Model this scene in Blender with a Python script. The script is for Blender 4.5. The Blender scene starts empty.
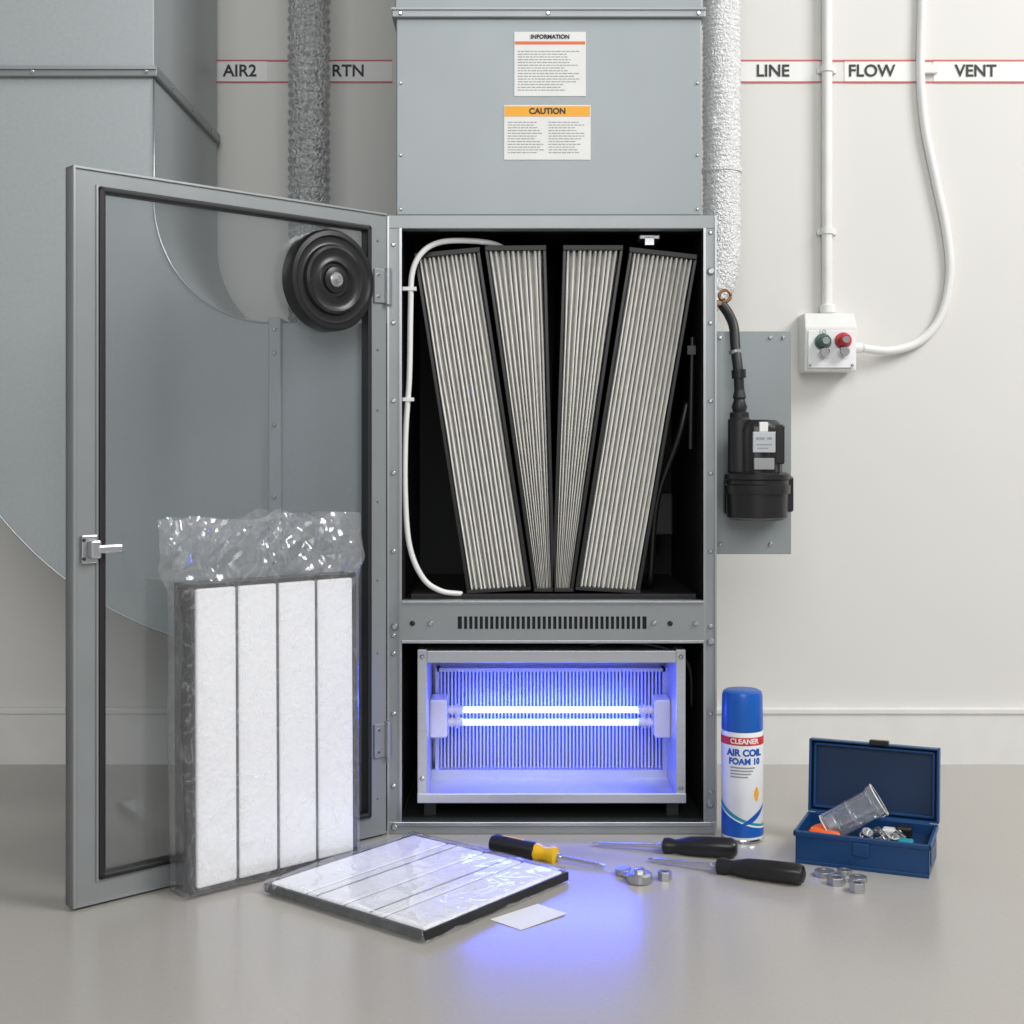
import bpy, bmesh, math, random
from mathutils import Vector, Matrix, noise
random.seed(7)
C = bpy.context.scene.collection
bpy.context.scene.view_settings.view_transform = 'Standard'

# ---------------------------------------------------------------- materials
def mat(name, col, rough=0.5, metal=0.0, var=0.0, vscale=20, bump=0.0, bscale=200, emit=None, estr=0, spec=0.5, coat=0.0, rvar=0.0, stretch=None):
    m = bpy.data.materials.new(name); m.use_nodes = True
    nt = m.node_tree; b = nt.nodes["Principled BSDF"]
    b.inputs["Base Color"].default_value = (*col, 1)
    b.inputs["Roughness"].default_value = rough
    b.inputs["Metallic"].default_value = metal
    b.inputs["Specular IOR Level"].default_value = spec
    b.inputs["Coat Weight"].default_value = coat
    tc = nt.nodes.new("ShaderNodeTexCoord")
    src = tc.outputs["Object"]
    if stretch:
        mp = nt.nodes.new("ShaderNodeMapping"); mp.inputs["Scale"].default_value = stretch
        nt.links.new(src, mp.inputs["Vector"]); src = mp.outputs["Vector"]
    n = nt.nodes.new("ShaderNodeTexNoise"); n.inputs["Scale"].default_value = vscale
    n.inputs["Detail"].default_value = 5
    nt.links.new(src, n.inputs["Vector"])
    if var <= 0: var = 0.03
    r = nt.nodes.new("ShaderNodeMapRange")
    r.inputs["From Min"].default_value = 0.3; r.inputs["From Max"].default_value = 0.7
    r.inputs["To Min"].default_value = 1 - var; r.inputs["To Max"].default_value = 1 + var
    nt.links.new(n.outputs["Fac"], r.inputs["Value"])
    v = nt.nodes.new("ShaderNodeVectorMath"); v.operation = 'SCALE'
    v.inputs[0].default_value = col
    nt.links.new(r.outputs["Result"], v.inputs["Scale"])
    nt.links.new(v.outputs["Vector"], b.inputs["Base Color"])
    if rvar:
        r2 = nt.nodes.new("ShaderNodeMapRange")
        r2.inputs["To Min"].default_value = max(0, rough - rvar); r2.inputs["To Max"].default_value = rough + rvar
        nt.links.new(n.outputs["Fac"], r2.inputs["Value"]); nt.links.new(r2.outputs["Result"], b.inputs["Roughness"])
    if bump:
        n2 = nt.nodes.new("ShaderNodeTexNoise"); n2.inputs["Scale"].default_value = bscale
        n2.inputs["Detail"].default_value = 4
        nt.links.new(src, n2.inputs["Vector"])
        bp = nt.nodes.new("ShaderNodeBump"); bp.inputs["Strength"].default_value = bump; bp.inputs["Distance"].default_value = 0.01
        nt.links.new(n2.outputs["Fac"], bp.inputs["Height"]); nt.links.new(bp.outputs["Normal"], b.inputs["Normal"])
    if emit:
        b.inputs["Emission Color"].default_value = (*emit, 1); b.inputs["Emission Strength"].default_value = estr
    return m

def film(name, tint, gloss, milky, rough=0.12, bump=0.0, bscale=30, fmul=1.0, crease_highlight=0.0):
    m = bpy.data.materials.new(name); m.use_nodes = True
    nt = m.node_tree; nt.nodes.clear()
    out = nt.nodes.new("ShaderNodeOutputMaterial")
    tr = nt.nodes.new("ShaderNodeBsdfTransparent"); tr.inputs[0].default_value = (*tint, 1)
    gl = nt.nodes.new("ShaderNodeBsdfGlossy"); gl.inputs["Roughness"].default_value = rough
    gl.inputs[0].default_value = (0.97, 0.98, 1, 1)
    df = nt.nodes.new("ShaderNodeBsdfDiffuse"); df.inputs[0].default_value = (0.88, 0.89, 0.91, 1)
    tl = nt.nodes.new("ShaderNodeBsdfTranslucent"); tl.inputs[0].default_value = (0.88, 0.89, 0.91, 1)
    ad = nt.nodes.new("ShaderNodeMixShader"); ad.inputs[0].default_value = 0.4
    nt.links.new(df.outputs[0], ad.inputs[1]); nt.links.new(tl.outputs[0], ad.inputs[2])
    m1 = nt.nodes.new("ShaderNodeMixShader"); m1.inputs[0].default_value = milky
    nt.links.new(tr.outputs[0], m1.inputs[1]); nt.links.new(ad.outputs[0], m1.inputs[2])
    lw = nt.nodes.new("ShaderNodeLayerWeight"); lw.inputs["Blend"].default_value = 0.25
    mr = nt.nodes.new("ShaderNodeMath"); mr.operation = 'MULTIPLY_ADD'
    mr.inputs[1].default_value = fmul; mr.inputs[2].default_value = gloss; mr.use_clamp = True
    nt.links.new(lw.outputs["Facing"], mr.inputs[0])
    m2 = nt.nodes.new("ShaderNodeMixShader")
    nt.links.new(mr.outputs[0], m2.inputs[0]); nt.links.new(m1.outputs[0], m2.inputs[1]); nt.links.new(gl.outputs[0], m2.inputs[2])
    nt.links.new(m2.outputs[0], out.inputs[0])
    if bump:
        tc = nt.nodes.new("ShaderNodeTexCoord")
        n = nt.nodes.new("ShaderNodeTexNoise"); n.inputs["Scale"].default_value = bscale; n.inputs["Detail"].default_value = 2
        n.inputs["Distortion"].default_value = 1.0
        nt.links.new(tc.outputs["Object"], n.inputs["Vector"])
        bp = nt.nodes.new("ShaderNodeBump"); bp.inputs["Strength"].default_value = bump; bp.inputs["Distance"].default_value = 0.01
        nt.links.new(n.outputs["Fac"], bp.inputs["Height"])
        for x in (gl, lw): nt.links.new(bp.outputs["Normal"], x.inputs["Normal"])
        if crease_highlight:  # crease highlights painted into the film as whiter noise streaks
            n2 = nt.nodes.new("ShaderNodeTexNoise"); n2.inputs["Scale"].default_value = bscale * 0.9; n2.inputs["Detail"].default_value = 3; n2.inputs["Distortion"].default_value = 2.0
            nt.links.new(tc.outputs["Object"], n2.inputs["Vector"])
            a = nt.nodes.new("ShaderNodeMath"); a.operation = 'SUBTRACT'; a.inputs[1].default_value = 0.5
            nt.links.new(n2.outputs["Fac"], a.inputs[0])
            b = nt.nodes.new("ShaderNodeMath"); b.operation = 'ABSOLUTE'; nt.links.new(a.outputs[0], b.inputs[0])
            c = nt.nodes.new("ShaderNodeMapRange"); c.inputs["From Min"].default_value = 0.0; c.inputs["From Max"].default_value = 0.02
            c.inputs["To Min"].default_value = milky + crease_highlight; c.inputs["To Max"].default_value = milky
            nt.links.new(b.outputs[0], c.inputs["Value"]); nt.links.new(c.outputs["Result"], m1.inputs[0])
    return m

M_wall = mat("wall_paint", (0.71, 0.70, 0.668), 0.75, var=0.012, vscale=3, bump=0.02, bscale=300)
M_base = mat("baseboard_paint", (0.76, 0.75, 0.725), 0.45)
M_floor = mat("floor_epoxy", (0.42, 0.40, 0.365), 0.22, var=0.02, vscale=150, rvar=0.03)
M_galv = mat("galvanised_sheet", (0.29, 0.318, 0.325), 0.42, 0.3, var=0.03, vscale=9, rvar=0.06)
M_duct = mat("duct_sheet", (0.43, 0.46, 0.47), 0.42, 0.3, var=0.04, vscale=160, rvar=0.1)
M_frame = mat("cabinet_steel", (0.29, 0.305, 0.31), 0.38, 0.35, var=0.04, vscale=15)
M_edge = mat("bright_edge_steel", (0.42, 0.44, 0.45), 0.32, 0.7)
M_chrome = mat("chrome", (0.7, 0.71, 0.72), 0.18, 1.0)
M_satin = mat("satin_steel", (0.5, 0.51, 0.52), 0.35, 0.9)
M_alu = mat("brushed_aluminium", (0.54, 0.56, 0.59), 0.35, 0.6, var=0.05, vscale=30, stretch=(0.2, 1, 8))
M_black = mat("interior_black", (0.014, 0.015, 0.016), 0.6)
M_rub = mat("black_rubber", (0.012, 0.012, 0.013), 0.45, var=0.1)
M_blkp = mat("black_plastic", (0.011, 0.011, 0.012), 0.32)
M_pleat = mat("pleated_media", (0.78, 0.768, 0.73), 0.85, var=0.07, vscale=60, bump=0.08, bscale=300)
M_white = mat("filter_fibre_white", (0.92, 0.925, 0.93), 0.9, var=0.02, vscale=80, bump=0.15, bscale=120)
M_grid = mat("filter_divider_grey", (0.07, 0.073, 0.08), 0.6)
M_gridl = mat("filter_divider_light", (0.30, 0.30, 0.32), 0.6)
M_whp = mat("white_plastic", (0.78, 0.78, 0.76), 0.35)
M_paper = mat("white_paper", (0.82, 0.82, 0.80), 0.7)
M_red = mat("red_print", (0.60, 0.03, 0.03), 0.5)
M_redl = mat("label_red_line", (0.55, 0.12, 0.10), 0.5)
M_or2 = mat("orange_red_print", (0.80, 0.16, 0.04), 0.5)
M_or = mat("orange_print", (0.90, 0.42, 0.02), 0.5)
M_ink = mat("dark_ink", (0.03, 0.03, 0.035), 0.6)
M_inkg = mat("grey_ink", (0.30, 0.30, 0.31), 0.6)
M_blue = mat("spray_cap_blue", (0.005, 0.10, 0.45), 0.28)
M_blue2 = mat("print_blue", (0.01, 0.10, 0.45), 0.35)
M_tb = mat("toolbox_blue", (0.004, 0.05, 0.165), 0.35, bump=0.05, bscale=400)
M_tbd = mat("toolbox_inner_blue", (0.003, 0.025, 0.08), 0.5)
M_can = mat("can_white", (0.85, 0.86, 0.87), 0.25, coat=0.4)
M_yel = mat("handle_yellow", (0.85, 0.50, 0.01), 0.35)
M_orange = mat("orange_plastic", (0.85, 0.13, 0.02), 0.35)
M_teal = mat("teal_plastic", (0.02, 0.3, 0.38), 0.4)
M_green = mat("green_knob", (0.06, 0.12, 0.10), 0.35)
M_redk = mat("red_knob", (0.5, 0.02, 0.02), 0.3)
M_brass = mat("copper_brass", (0.30, 0.16, 0.08), 0.35, 0.9)
M_foil = mat("silver_foil", (0.80, 0.80, 0.80), 0.4, 0.45, var=0.18, vscale=220, bump=0.7, bscale=260)
M_foild = mat("dark_foil", (0.66, 0.66, 0.66), 0.30, 0.75, var=0.35, vscale=200, bump=1.0, bscale=190)
M_tube = mat("uv_tube_glow", (0.8, 0.85, 1), 0.3, emit=(0.05, 0.085, 1.0), estr=44)
M_sock = mat("lamp_socket", (0.75, 0.75, 0.8), 0.35)
M_fin = mat("coil_fin", (0.62, 0.65, 0.72), 0.35, 0.2)
M_coilb = mat("coil_back", (0.36, 0.38, 0.46), 0.5, 0.1)
M_glass = film("door_glass", (0.87, 0.885, 0.89), 0.035, 0.025, rough=0.02, fmul=0.5)
M_bag = film("plastic_bag", (0.985, 0.985, 0.99), 0.05, 0.10, rough=0.13, bump=0.45, bscale=15, fmul=0.5, crease_highlight=0.20)
M_film = film("shrink_film", (0.985, 0.985, 0.99), 0.03, 0.10, rough=0.08, bump=0.35, bscale=20, fmul=0.4, crease_highlight=0.12)
M_clear = film("clear_jar", (0.95, 0.96, 0.97), 0.08, 0.16, rough=0.08, fmul=0.8)

# ---------------------------------------------------------------- helpers
def empty(name, loc=(0, 0, 0), rot=(0, 0, 0)):
    e = bpy.data.objects.new(name, None); e.empty_display_size = 0.05
    e.location = loc; e.rotation_euler = rot
    C.objects.link(e); return e

def obj(name, verts, faces, m, parent=None, smooth=False, bevel=0, bseg=2):
    me = bpy.data.meshes.new(name); me.from_pydata([tuple(v) for v in verts], [], faces)
    bm = bmesh.new(); bm.from_mesh(me); bmesh.ops.recalc_face_normals(bm, faces=bm.faces); bm.to_mesh(me); bm.free()
    if m: me.materials.append(m)
    if smooth:
        for p in me.polygons: p.use_smooth = True
    o = bpy.data.objects.new(name, me); C.objects.link(o)
    if parent: o.parent = parent
    if bevel:
        b = o.modifiers.new("bevel", 'BEVEL'); b.width = bevel; b.segments = bseg; b.limit_method = 'ANGLE'
    return o

def box(name, x0, x1, y0, y1, z0, z1, m, parent=None, bevel=0, bseg=2):
    v = [(x, y, z) for x in (x0, x1) for y in (y0, y1) for z in (z0, z1)]
    f = [(0, 1, 3, 2), (4, 6, 7, 5), (0, 4, 5, 1), (2, 3, 7, 6), (0, 2, 6, 4), (1, 5, 7, 3)]
    return obj(name, v, f, m, parent, bevel=bevel, bseg=bseg)

def boxes(name, lst, m, parent=None, bevel=0):
    V = []; F = []
    for (x0, x1, y0, y1, z0, z1) in lst:
        k = len(V)
        V += [(x, y, z) for x in (x0, x1) for y in (y0, y1) for z in (z0, z1)]
        F += [tuple(k + i for i in q) for q in [(0, 1, 3, 2), (4, 6, 7, 5), (0, 4, 5, 1), (2, 3, 7, 6), (0, 2, 6, 4), (1, 5, 7, 3)]]
    return obj(name, V, F, m, parent, bevel=bevel)

def lathe(name, prof, m, parent=None, loc=(0, 0, 0), axis=(0, 0, 1), seg=40, flute=None, smooth=True):
    q = Vector(axis).normalized().to_track_quat('Z', 'Y').to_matrix()
    V = []; F = []
    for (r, h) in prof:
        for i in range(seg):
            t = 2 * math.pi * i / seg
            rr = r * (flute(t, h) if flute else 1)
            V.append(Vector(loc) + q @ Vector((rr * math.cos(t), rr * math.sin(t), h)))
    n = len(prof)
    for j in range(n - 1):
        for i in range(seg):
            F.append((j * seg + i, j * seg + (i + 1) % seg, (j + 1) * seg + (i + 1) % seg, (j + 1) * seg + i))
    F.append(tuple(range(seg))); F.append(tuple(range((n - 1) * seg, n * seg)))
    o = obj(name, V, F, m, parent)
    me = o.data
    if smooth:
        for p in me.polygons: p.use_smooth = len(p.vertices) == 4
        es = o.modifiers.new("es", 'EDGE_SPLIT'); es.split_angle = math.radians(35)
    return o

def cyl(name, p0, p1, r, m, parent=None, seg=24, ch=0.0):
    p0 = Vector(p0); p1 = Vector(p1); L = (p1 - p0).length
    prof = [(r, 0), (r, L)] if not ch else [(r - ch, 0), (r, ch), (r, L - ch), (r - ch, L)]
    return lathe(name, prof, m, parent, loc=p0, axis=p1 - p0, seg=seg)

def catmull(pts, res):
    P = [Vector(p) for p in pts]; P = [2 * P[0] - P[1]] + P + [2 * P[-1] - P[-2]]
    out = []
    for i in range(1, len(P) - 2):
        for k in range(res):
            t = k / res
            a, b, c, d = P[i - 1], P[i], P[i + 1], P[i + 2]
            out.append(0.5 * ((2 * b) + (c - a) * t + (2 * a - 5 * b + 4 * c - d) * t * t + (3 * b - a - 3 * c + d) * t ** 3))
    out.append(P[-2]); return out

def tube(name, pts, r, m, parent=None, seg=12, res=8, rf=None, closed=False):
    P = catmull(pts, res) if res > 1 else [Vector(p) for p in pts]
    V = []; F = []; s = 0
    up = None
    for i, p in enumerate(P):
        d = (P[min(i + 1, len(P) - 1)] - P[max(i - 1, 0)]).normalized()
        if up is None:
            up = d.orthogonal().normalized()
        up = (up - d * up.dot(d)).normalized(); sd = d.cross(up)
        if i: s += (P[i] - P[i - 1]).length
        for k in range(seg):
            t = 2 * math.pi * k / seg
            rr = r * (rf(s, t) if rf else 1)
            V.append(p + rr * (math.cos(t) * up + math.sin(t) * sd))
    n = len(P)
    for j in range(n - 1):
        for i in range(seg):
            F.append((j * seg + i, j * seg + (i + 1) % seg, (j + 1) * seg + (i + 1) % seg, (j + 1) * seg + i))
    F.append(tuple(range(seg))); F.append(tuple(range((n - 1) * seg, n * seg)))
    return obj(name, V, F, m, parent, smooth=True)

def screws(name, pts, r, m, parent, h=0.003, axis=(0, -1, 0)):
    V = []; F = []; seg = 12
    q = Vector(axis).to_track_quat('Z', 'Y').to_matrix()
    for p in pts:
        k = len(V)
        for rr, hh in ((r, -0.001), (r, h * 0.5), (r * 0.6, h)):
            for i in range(seg):
                t = 2 * math.pi * i / seg
                V.append(Vector(p) + q @ Vector((rr * math.cos(t), rr * math.sin(t), hh)))
        for j in range(2):
            for i in range(seg):
                F.append((k + j * seg + i, k + j * seg + (i + 1) % seg, k + (j + 1) * seg + (i + 1) % seg, k + (j + 1) * seg + i))
        F.append(tuple(k + 2 * seg + i for i in range(seg)))
    return obj(name, V, F, m, parent)

def text(name, body, size, loc, m, parent=None, wrap=None, sx=1.0, depth=0.0004, bold=0.012):
    cu = bpy.data.curves.new(name + "_c", 'FONT'); cu.body = body; cu.size = size
    cu.align_x = 'CENTER'; cu.align_y = 'CENTER'; cu.extrude = depth; cu.offset = size * bold
    t = bpy.data.objects.new(name + "_t", cu); C.objects.link(t)
    dg = bpy.context.evaluated_depsgraph_get(); dg.update()
    me = bpy.data.meshes.new_from_object(t.evaluated_get(dg))
    bpy.data.objects.remove(t)
    for v in me.vertices:
        x, y, z = v.co; x *= sx
        if wrap:
            cx, cy, r, t0 = wrap
            a = t0 + x / r
            v.co = (cx + (r + z) * math.sin(a), cy - (r + z) * math.cos(a), loc[2] + y)
        else:
            v.co = (loc[0] + x, loc[1] - z, loc[2] + y)
    me.materials.clear(); me.materials.append(m)
    o = bpy.data.objects.new(name, me); C.objects.link(o)
    if parent: o.parent = parent
    return o

# ---------------------------------------------------------------- room
box("floor", -3.5, 3.5, -4.5, 0.6, -0.05, 0, M_floor)
box("wall_back", -3.5, 3.5, 0.5, 0.6, 0, 2.6, M_wall)
bb = empty("baseboard_back")
box("board", -3.5, 3.5, 0.487, 0.5, 0, 0.104, M_base, bb)
box("cap", -3.5, 3.5, 0.483, 0.5, 0.102, 0.115, M_base, bb, bevel=0.003)

# ---------------------------------------------------------------- cabinet
cab = empty("air_handler_cabinet")
XL, XR, ZT = -0.207, 0.340, 1.027
IL, IR = -0.183, 0.318
box("side_left", XL, XL + 0.006, 0.0, 0.46, 0, ZT, M_frame, cab)
box("side_right", XR - 0.006, XR, 0.0, 0.46, 0, ZT, M_frame, cab)
box("back_panel", XL + 0.006, XR - 0.006, 0.45, 0.46, 0, ZT, M_black, cab)
box("top_panel", XL, XR, 0.0, 0.46, ZT - 0.006, ZT, M_frame, cab)
box("bottom_panel", XL + 0.006, XR - 0.006, 0.0, 0.45, 0.0, 0.02, M_frame, cab)
box("post_left", XL, IL, -0.006, 0.012, 0, ZT, M_frame, cab, bevel=0.0015)
box("post_right", IR, XR, -0.006, 0.012, 0, ZT, M_frame, cab, bevel=0.0015)
box("rail_top", XL, XR, -0.007, 0.02, ZT - 0.021, ZT + 0.002, M_frame, cab, bevel=0.0015)
box("rail_bottom", XL, XR, -0.008, 0.02, 0, 0.021, M_frame, cab, bevel=0.0015)
box("rail_bottom_lip", XL + 0.01, XR - 0.01, -0.011, 0.0, 0.014, 0.021, M_edge, cab, bevel=0.001)
boxes("post_lips", [(IL - 0.004, IL, -0.0085, 0.012, 0.02, ZT - 0.02), (IR, IR + 0.004, -0.0085, 0.012, 0.02, ZT - 0.02),
                    (XL, XL + 0.003, -0.0085, 0.0, 0.0, ZT), (XR - 0.003, XR, -0.0085, 0.0, 0.0, ZT)], M_edge, cab)
boxes("liner", [(IL - 0.006, IL - 0.002, 0.012, 0.45, 0.02, ZT - 0.01), (IR + 0.002, IR + 0.006, 0.012, 0.45, 0.02, ZT - 0.01),
                (IL, IR, 0.02, 0.45, ZT - 0.016, ZT - 0.008), (IL, IR, 0.0, 0.45, 0.021, 0.024)], M_black, cab)
sx0, sx1 = -0.09, 0.223
ms = [(IL, IR, -0.013, -0.008, 0.3625, 0.387), (IL, IR, -0.013, -0.008, 0.32, 0.3415),
      (IL, sx0, -0.013, -0.008, 0.3415, 0.3625), (sx1, IR, -0.013, -0.008, 0.3415, 0.3625)]
ns = 36; pt = (sx1 - sx0) / ns
for i in range(1, ns):
    x = sx0 + i * pt
    ms.append((x - pt * 0.2, x + pt * 0.2, -0.013, -0.008, 0.3415, 0.3625))
boxes("vent_panel", ms, M_frame, cab)
box("vent_back", IL, IR, -0.004, 0.45, 0.325, 0.383, M_black, cab)
box("vent_lip_top", IL, IR, -0.016, 0.01, 0.384, 0.389, M_edge, cab, bevel=0.001)
box("vent_lip_bottom", IL, IR, -0.015, 0.0, 0.318, 0.323, M_edge, cab, bevel=0.001)
screws("vent_holes", [(-0.165, -0.013, 0.351), (0.262, -0.013, 0.351)], 0.0045, M_blkp, cab, h=0.002)
screws("vent_bolts", [(-0.135, -0.013, 0.351), (0.235, -0.013, 0.352), (0.304, -0.013, 0.351)], 0.0045, M_chrome, cab, h=0.004)
screws("post_screws", [(-0.197, -0.006, z) for z in (0.98, 0.85, 0.72, 0.6, 0.47, 0.33, 0.2, 0.08, 0.30)] +
       [(0.330, -0.006, z) for z in (1.0, 0.85, 0.72, 0.6, 0.47, 0.345, 0.2, 0.07)], 0.004, M_satin, cab)
screws("post_bolts", [(-0.195, -0.006, 0.345), (0.330, -0.006, 0.32), (0.330, -0.006, 0.935), (0.329, -0.006, 0.05), (-0.195, -0.006, 0.012)], 0.0065, M_edge, cab, h=0.006)
box("top_bracket", 0.215, 0.25, 0.03, 0.09, 0.995, 1.003, M_satin, cab, bevel=0.002)
box("top_bracket_leg", 0.225, 0.24, 0.03, 0.036, 0.985, 0.998, M_satin, cab)
tube("interior_cable_black", [(0.24, 0.10, 0.4), (0.25, 0.08, 0.55), (0.285, 0.06, 0.66), (0.3, 0.06, 0.72)], 0.006, M_blkp, cab)
cyl("interior_rod", (0.303, 0.04, 0.64), (0.306, 0.04, 0.83), 0.004, M_blkp, cab)
box("rod_clip", 0.297, 0.311, 0.034, 0.046, 0.80, 0.815, M_blkp, cab)
box("back_junction", 0.262, 0.30, 0.25, 0.40, 0.48, 0.56, M_rub, cab, bevel=0.004)
tube("interior_cable_white", [(0.0, 0.06, 0.975), (-0.03, 0.04, 0.988), (-0.075, 0.03, 0.992), (-0.12, 0.02, 0.988), (-0.150, 0.012, 0.970), (-0.167, 0.01, 0.935), (-0.170, 0.01, 0.87), (-0.172, 0.01, 0.76),
     (-0.178, 0.01, 0.67), (-0.179, 0.01, 0.57), (-0.172, 0.01, 0.48), (-0.15, 0.012, 0.425), (-0.12, 0.016, 0.402), (-0.085, 0.03, 0.395)], 0.0048, M_whp, cab)
boxes("cable_ties", [(-0.183, -0.160, 0.004, 0.016, 0.905, 0.911), (-0.186, -0.164, 0.004, 0.016, 0.72, 0.726)], M_whp, cab)

# ---------------------------------------------------------------- pleated V-bank filters
fb = empty("pleated_filter_bank")
def pleated(idx, TL, TR, BL, BR, n):
    TL, TR, BL, BR = map(Vector, (TL, TR, BL, BR))
    y0 = 0.033; dep = 0.020
    V = []; F = []
    rows = 26; prof = [(0.0, 1.0), (0.24, 0.30), (0.35, 0.05), (0.5, 0.0), (0.65, 0.05), (0.76, 0.30)]
    cols = [(i + u, dv) for i in range(n) for (u, dv) in prof] + [(n, 1.0)]
    jit = [random.uniform(-0.15, 0.15) for _ in range(n + 1)]
    for j in range(rows):
        v = j / (rows - 1)
        for (c, dv) in cols:
            w = 0.12 * noise.noise(Vector((c * 0.9, v * 5, idx * 7)))
            u = min(max((c + w + jit[int(c)] * (0 if c in (0, n) else 1)) / n, 0), 1)
            a = TL.lerp(TR, u); b = BL.lerp(BR, u); p = b.lerp(a, v)
            V.append((p.x, y0 + dv * dep + 0.0015 * noise.noise(Vector((c, v * 8, idx))), p.y))
    nc = len(cols)
    for j in range(rows - 1):
        for i in range(nc - 1):
            F.append((j * nc + i, j * nc + i + 1, (j + 1) * nc + i + 1, (j + 1) * nc + i))
    obj("pleats_%d" % idx, V, F, M_pleat, fb)
    def prism(name, q, ya, yb, m):
        VV = [(p[0], y, p[1]) for y in (ya, yb) for p in q]
        FF = [(0, 1, 2, 3), (4, 7, 6, 5), (0, 4, 5, 1), (1, 5, 6, 2), (2, 6, 7, 3), (3, 7, 4, 0)]
        obj(name, VV, FF, m, fb, bevel=0.001)
    prism("housing_%d" % idx, [BL, BR, TR, TL], y0 + dep, 0.36, M_black)
    e = 0.006
    dl = Vector((e, 0)); z = Vector((0, 0.009))
    prism("side_a_%d" % idx, [BL - dl, BL, TL, TL - dl], y0 - 0.003, 0.36, M_blkp)
    prism("side_b_%d" % idx, [BR, BR + dl, TR + dl, TR], y0 - 0.003, 0.36, M_blkp)
    prism("cap_top_%d" % idx, [TL - dl, TR + dl, TR + dl + z, TL - dl + z], y0 - 0.004, 0.36, M_rub)
    prism("cap_bot_%d" % idx, [BL - dl - z * 0.7, BR + dl - z * 0.7, BR + dl, BL - dl], y0 - 0.006, 0.36, M_rub)
pleated(1, (-0.159, 0.962), (-0.060, 0.973), (-0.071, 0.402), (0.026, 0.408), 13)
pleated(2, (-0.040, 0.975), (0.052, 0.976), (0.0425, 0.405), (0.067, 0.405), 10)
pleated(3, (0.092, 0.976), (0.182, 0.976), (0.0735, 0.405), (0.098, 0.405), 10)
pleated(4, (0.204, 0.973), (0.307, 0.960), (0.113, 0.408), (0.211, 0.402), 13)
box("support_shelf", -0.17, 0.31, 0.025, 0.40, 0.3835, 0.396, M_rub, fb)

# ---------------------------------------------------------------- UV lamp unit
uv = empty("uv_lamp_unit")
UL, UR = -0.158, 0.290
box("frame_left", UL, UL + 0.016, 0.004, 0.28, 0.052, 0.305, M_alu, uv, bevel=0.001)
box("frame_right", UR - 0.016, UR, 0.004, 0.28, 0.052, 0.305, M_alu, uv, bevel=0.001)
box("frame_top", UL + 0.016, UR - 0.016, 0.004, 0.28, 0.283, 0.303, M_alu, uv, bevel=0.001)
box("tray", UL + 0.016, UR - 0.016, 0.0, 0.28, 0.052, 0.058, M_alu, uv)
box("tray_lip", UL, UR, -0.002, 0.004, 0.050, 0.066, M_alu, uv, bevel=0.001)
box("tray_step", UL + 0.016, UR - 0.016, 0.13, 0.14, 0.058, 0.074, M_alu, uv)
box("back_plate", UL + 0.016, UR - 0.016, 0.17, 0.18, 0.058, 0.283, M_alu, uv)
boxes("feet", [(UL + 0.01, UL + 0.03, 0.02, 0.26, 0.0235, 0.052), (UR - 0.03, UR - 0.01, 0.02, 0.26, 0.0235, 0.052)], M_black, uv)
boxes("coil_casing", [(-0.133, 0.272, 0.138, 0.17, 0.246, 0.252), (-0.136, -0.129, 0.138, 0.17, 0.07, 0.252), (0.267, 0.274, 0.138, 0.17, 0.07, 0.252),
                      (-0.133, 0.272, 0.138, 0.17, 0.068, 0.074)], M_alu, uv)
fins = []
nf = 62
for i in range(nf):
    x = -0.126 + (0.263 + 0.126) * i / (nf - 1)
    fins.append((x - 0.0014, x + 0.0014, 0.152, 0.166, 0.074, 0.246))
boxes("coil_fins", fins, M_fin, uv)
box("coil_core", -0.129, 0.267, 0.1665, 0.170, 0.074, 0.246, M_coilb, uv)
for k, z in enumerate((0.186, 0.1645)):
    cyl("uv_tube_%d" % k, (-0.085, 0.10, z), (0.219, 0.10, z), 0.0052, M_tube, uv, seg=16)
    cyl("tube_cap_a%d" % k, (-0.112, 0.10, z), (-0.085, 0.10, z), 0.0075, M_sock, uv, ch=0.001)
    cyl("tube_cap_b%d" % k, (0.219, 0.10, z), (0.246, 0.10, z), 0.0075, M_sock, uv, ch=0.001)
    for q, x in enumerate((-0.104, -0.095, 0.229, 0.238)):
        cyl("tube_ring_%d_%d" % (k, q), (x - 0.0015, 0.10, z), (x + 0.0015, 0.10, z), 0.0105, M_sock, uv)
box("socket_left", -0.142, -0.112, 0.075, 0.13, 0.142, 0.208, M_sock, uv, bevel=0.003)
box("socket_right", 0.246, 0.274, 0.075, 0.13, 0.142, 0.208, M_sock, uv, bevel=0.003)
screws("frame_screws", [(-0.150, 0.004, 0.293), (-0.150, 0.004, 0.09), (0.282, 0.004, 0.293), (0.282, 0.004, 0.075)], 0.004, M_satin, uv)
tube("lamp_wire", [(0.13, 0.03, 0.308), (0.17, 0.03, 0.315), (0.22, 0.02, 0.313), (0.27, 0.02, 0.30), (0.30, 0.03, 0.27), (0.306, 0.05, 0.2)], 0.003, M_blkp, uv)

# ---------------------------------------------------------------- plenum
pl = empty("supply_plenum")
PL, PR = -0.193, 0.316
box("lower_section", PL, PR, 0.0, 0.43, ZT + 0.0025, 1.36, M_galv, pl, bevel=0.002)
box("upper_section", PL - 0.002, PR + 0.002, 0.0, 0.43, 1.372, 2.4, M_galv, pl, bevel=0.002)
box("flange", PL - 0.007, PR + 0.006, -0.008, 0.436, 1.357, 1.373, M_frame, pl, bevel=0.002)
box("flange_lip", PL - 0.007, PR + 0.006, -0.011, -0.006, 1.369, 1.373, M_frame, pl)
screws("flange_screws", [(x, -0.008, 1.364) for x in (-0.185, 0.06, 0.31)], 0.004, M_chrome, pl)
screws("panel_screws", [(-0.185, 0.0, 1.13), (0.309, 0.0, 1.13), (-0.185, 0.0, 1.04), (0.309, 0.0, 1.04), (-0.185, 0.0, 1.25), (0.309, 0.0, 1.25)], 0.0028, M_edge, pl)
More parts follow.
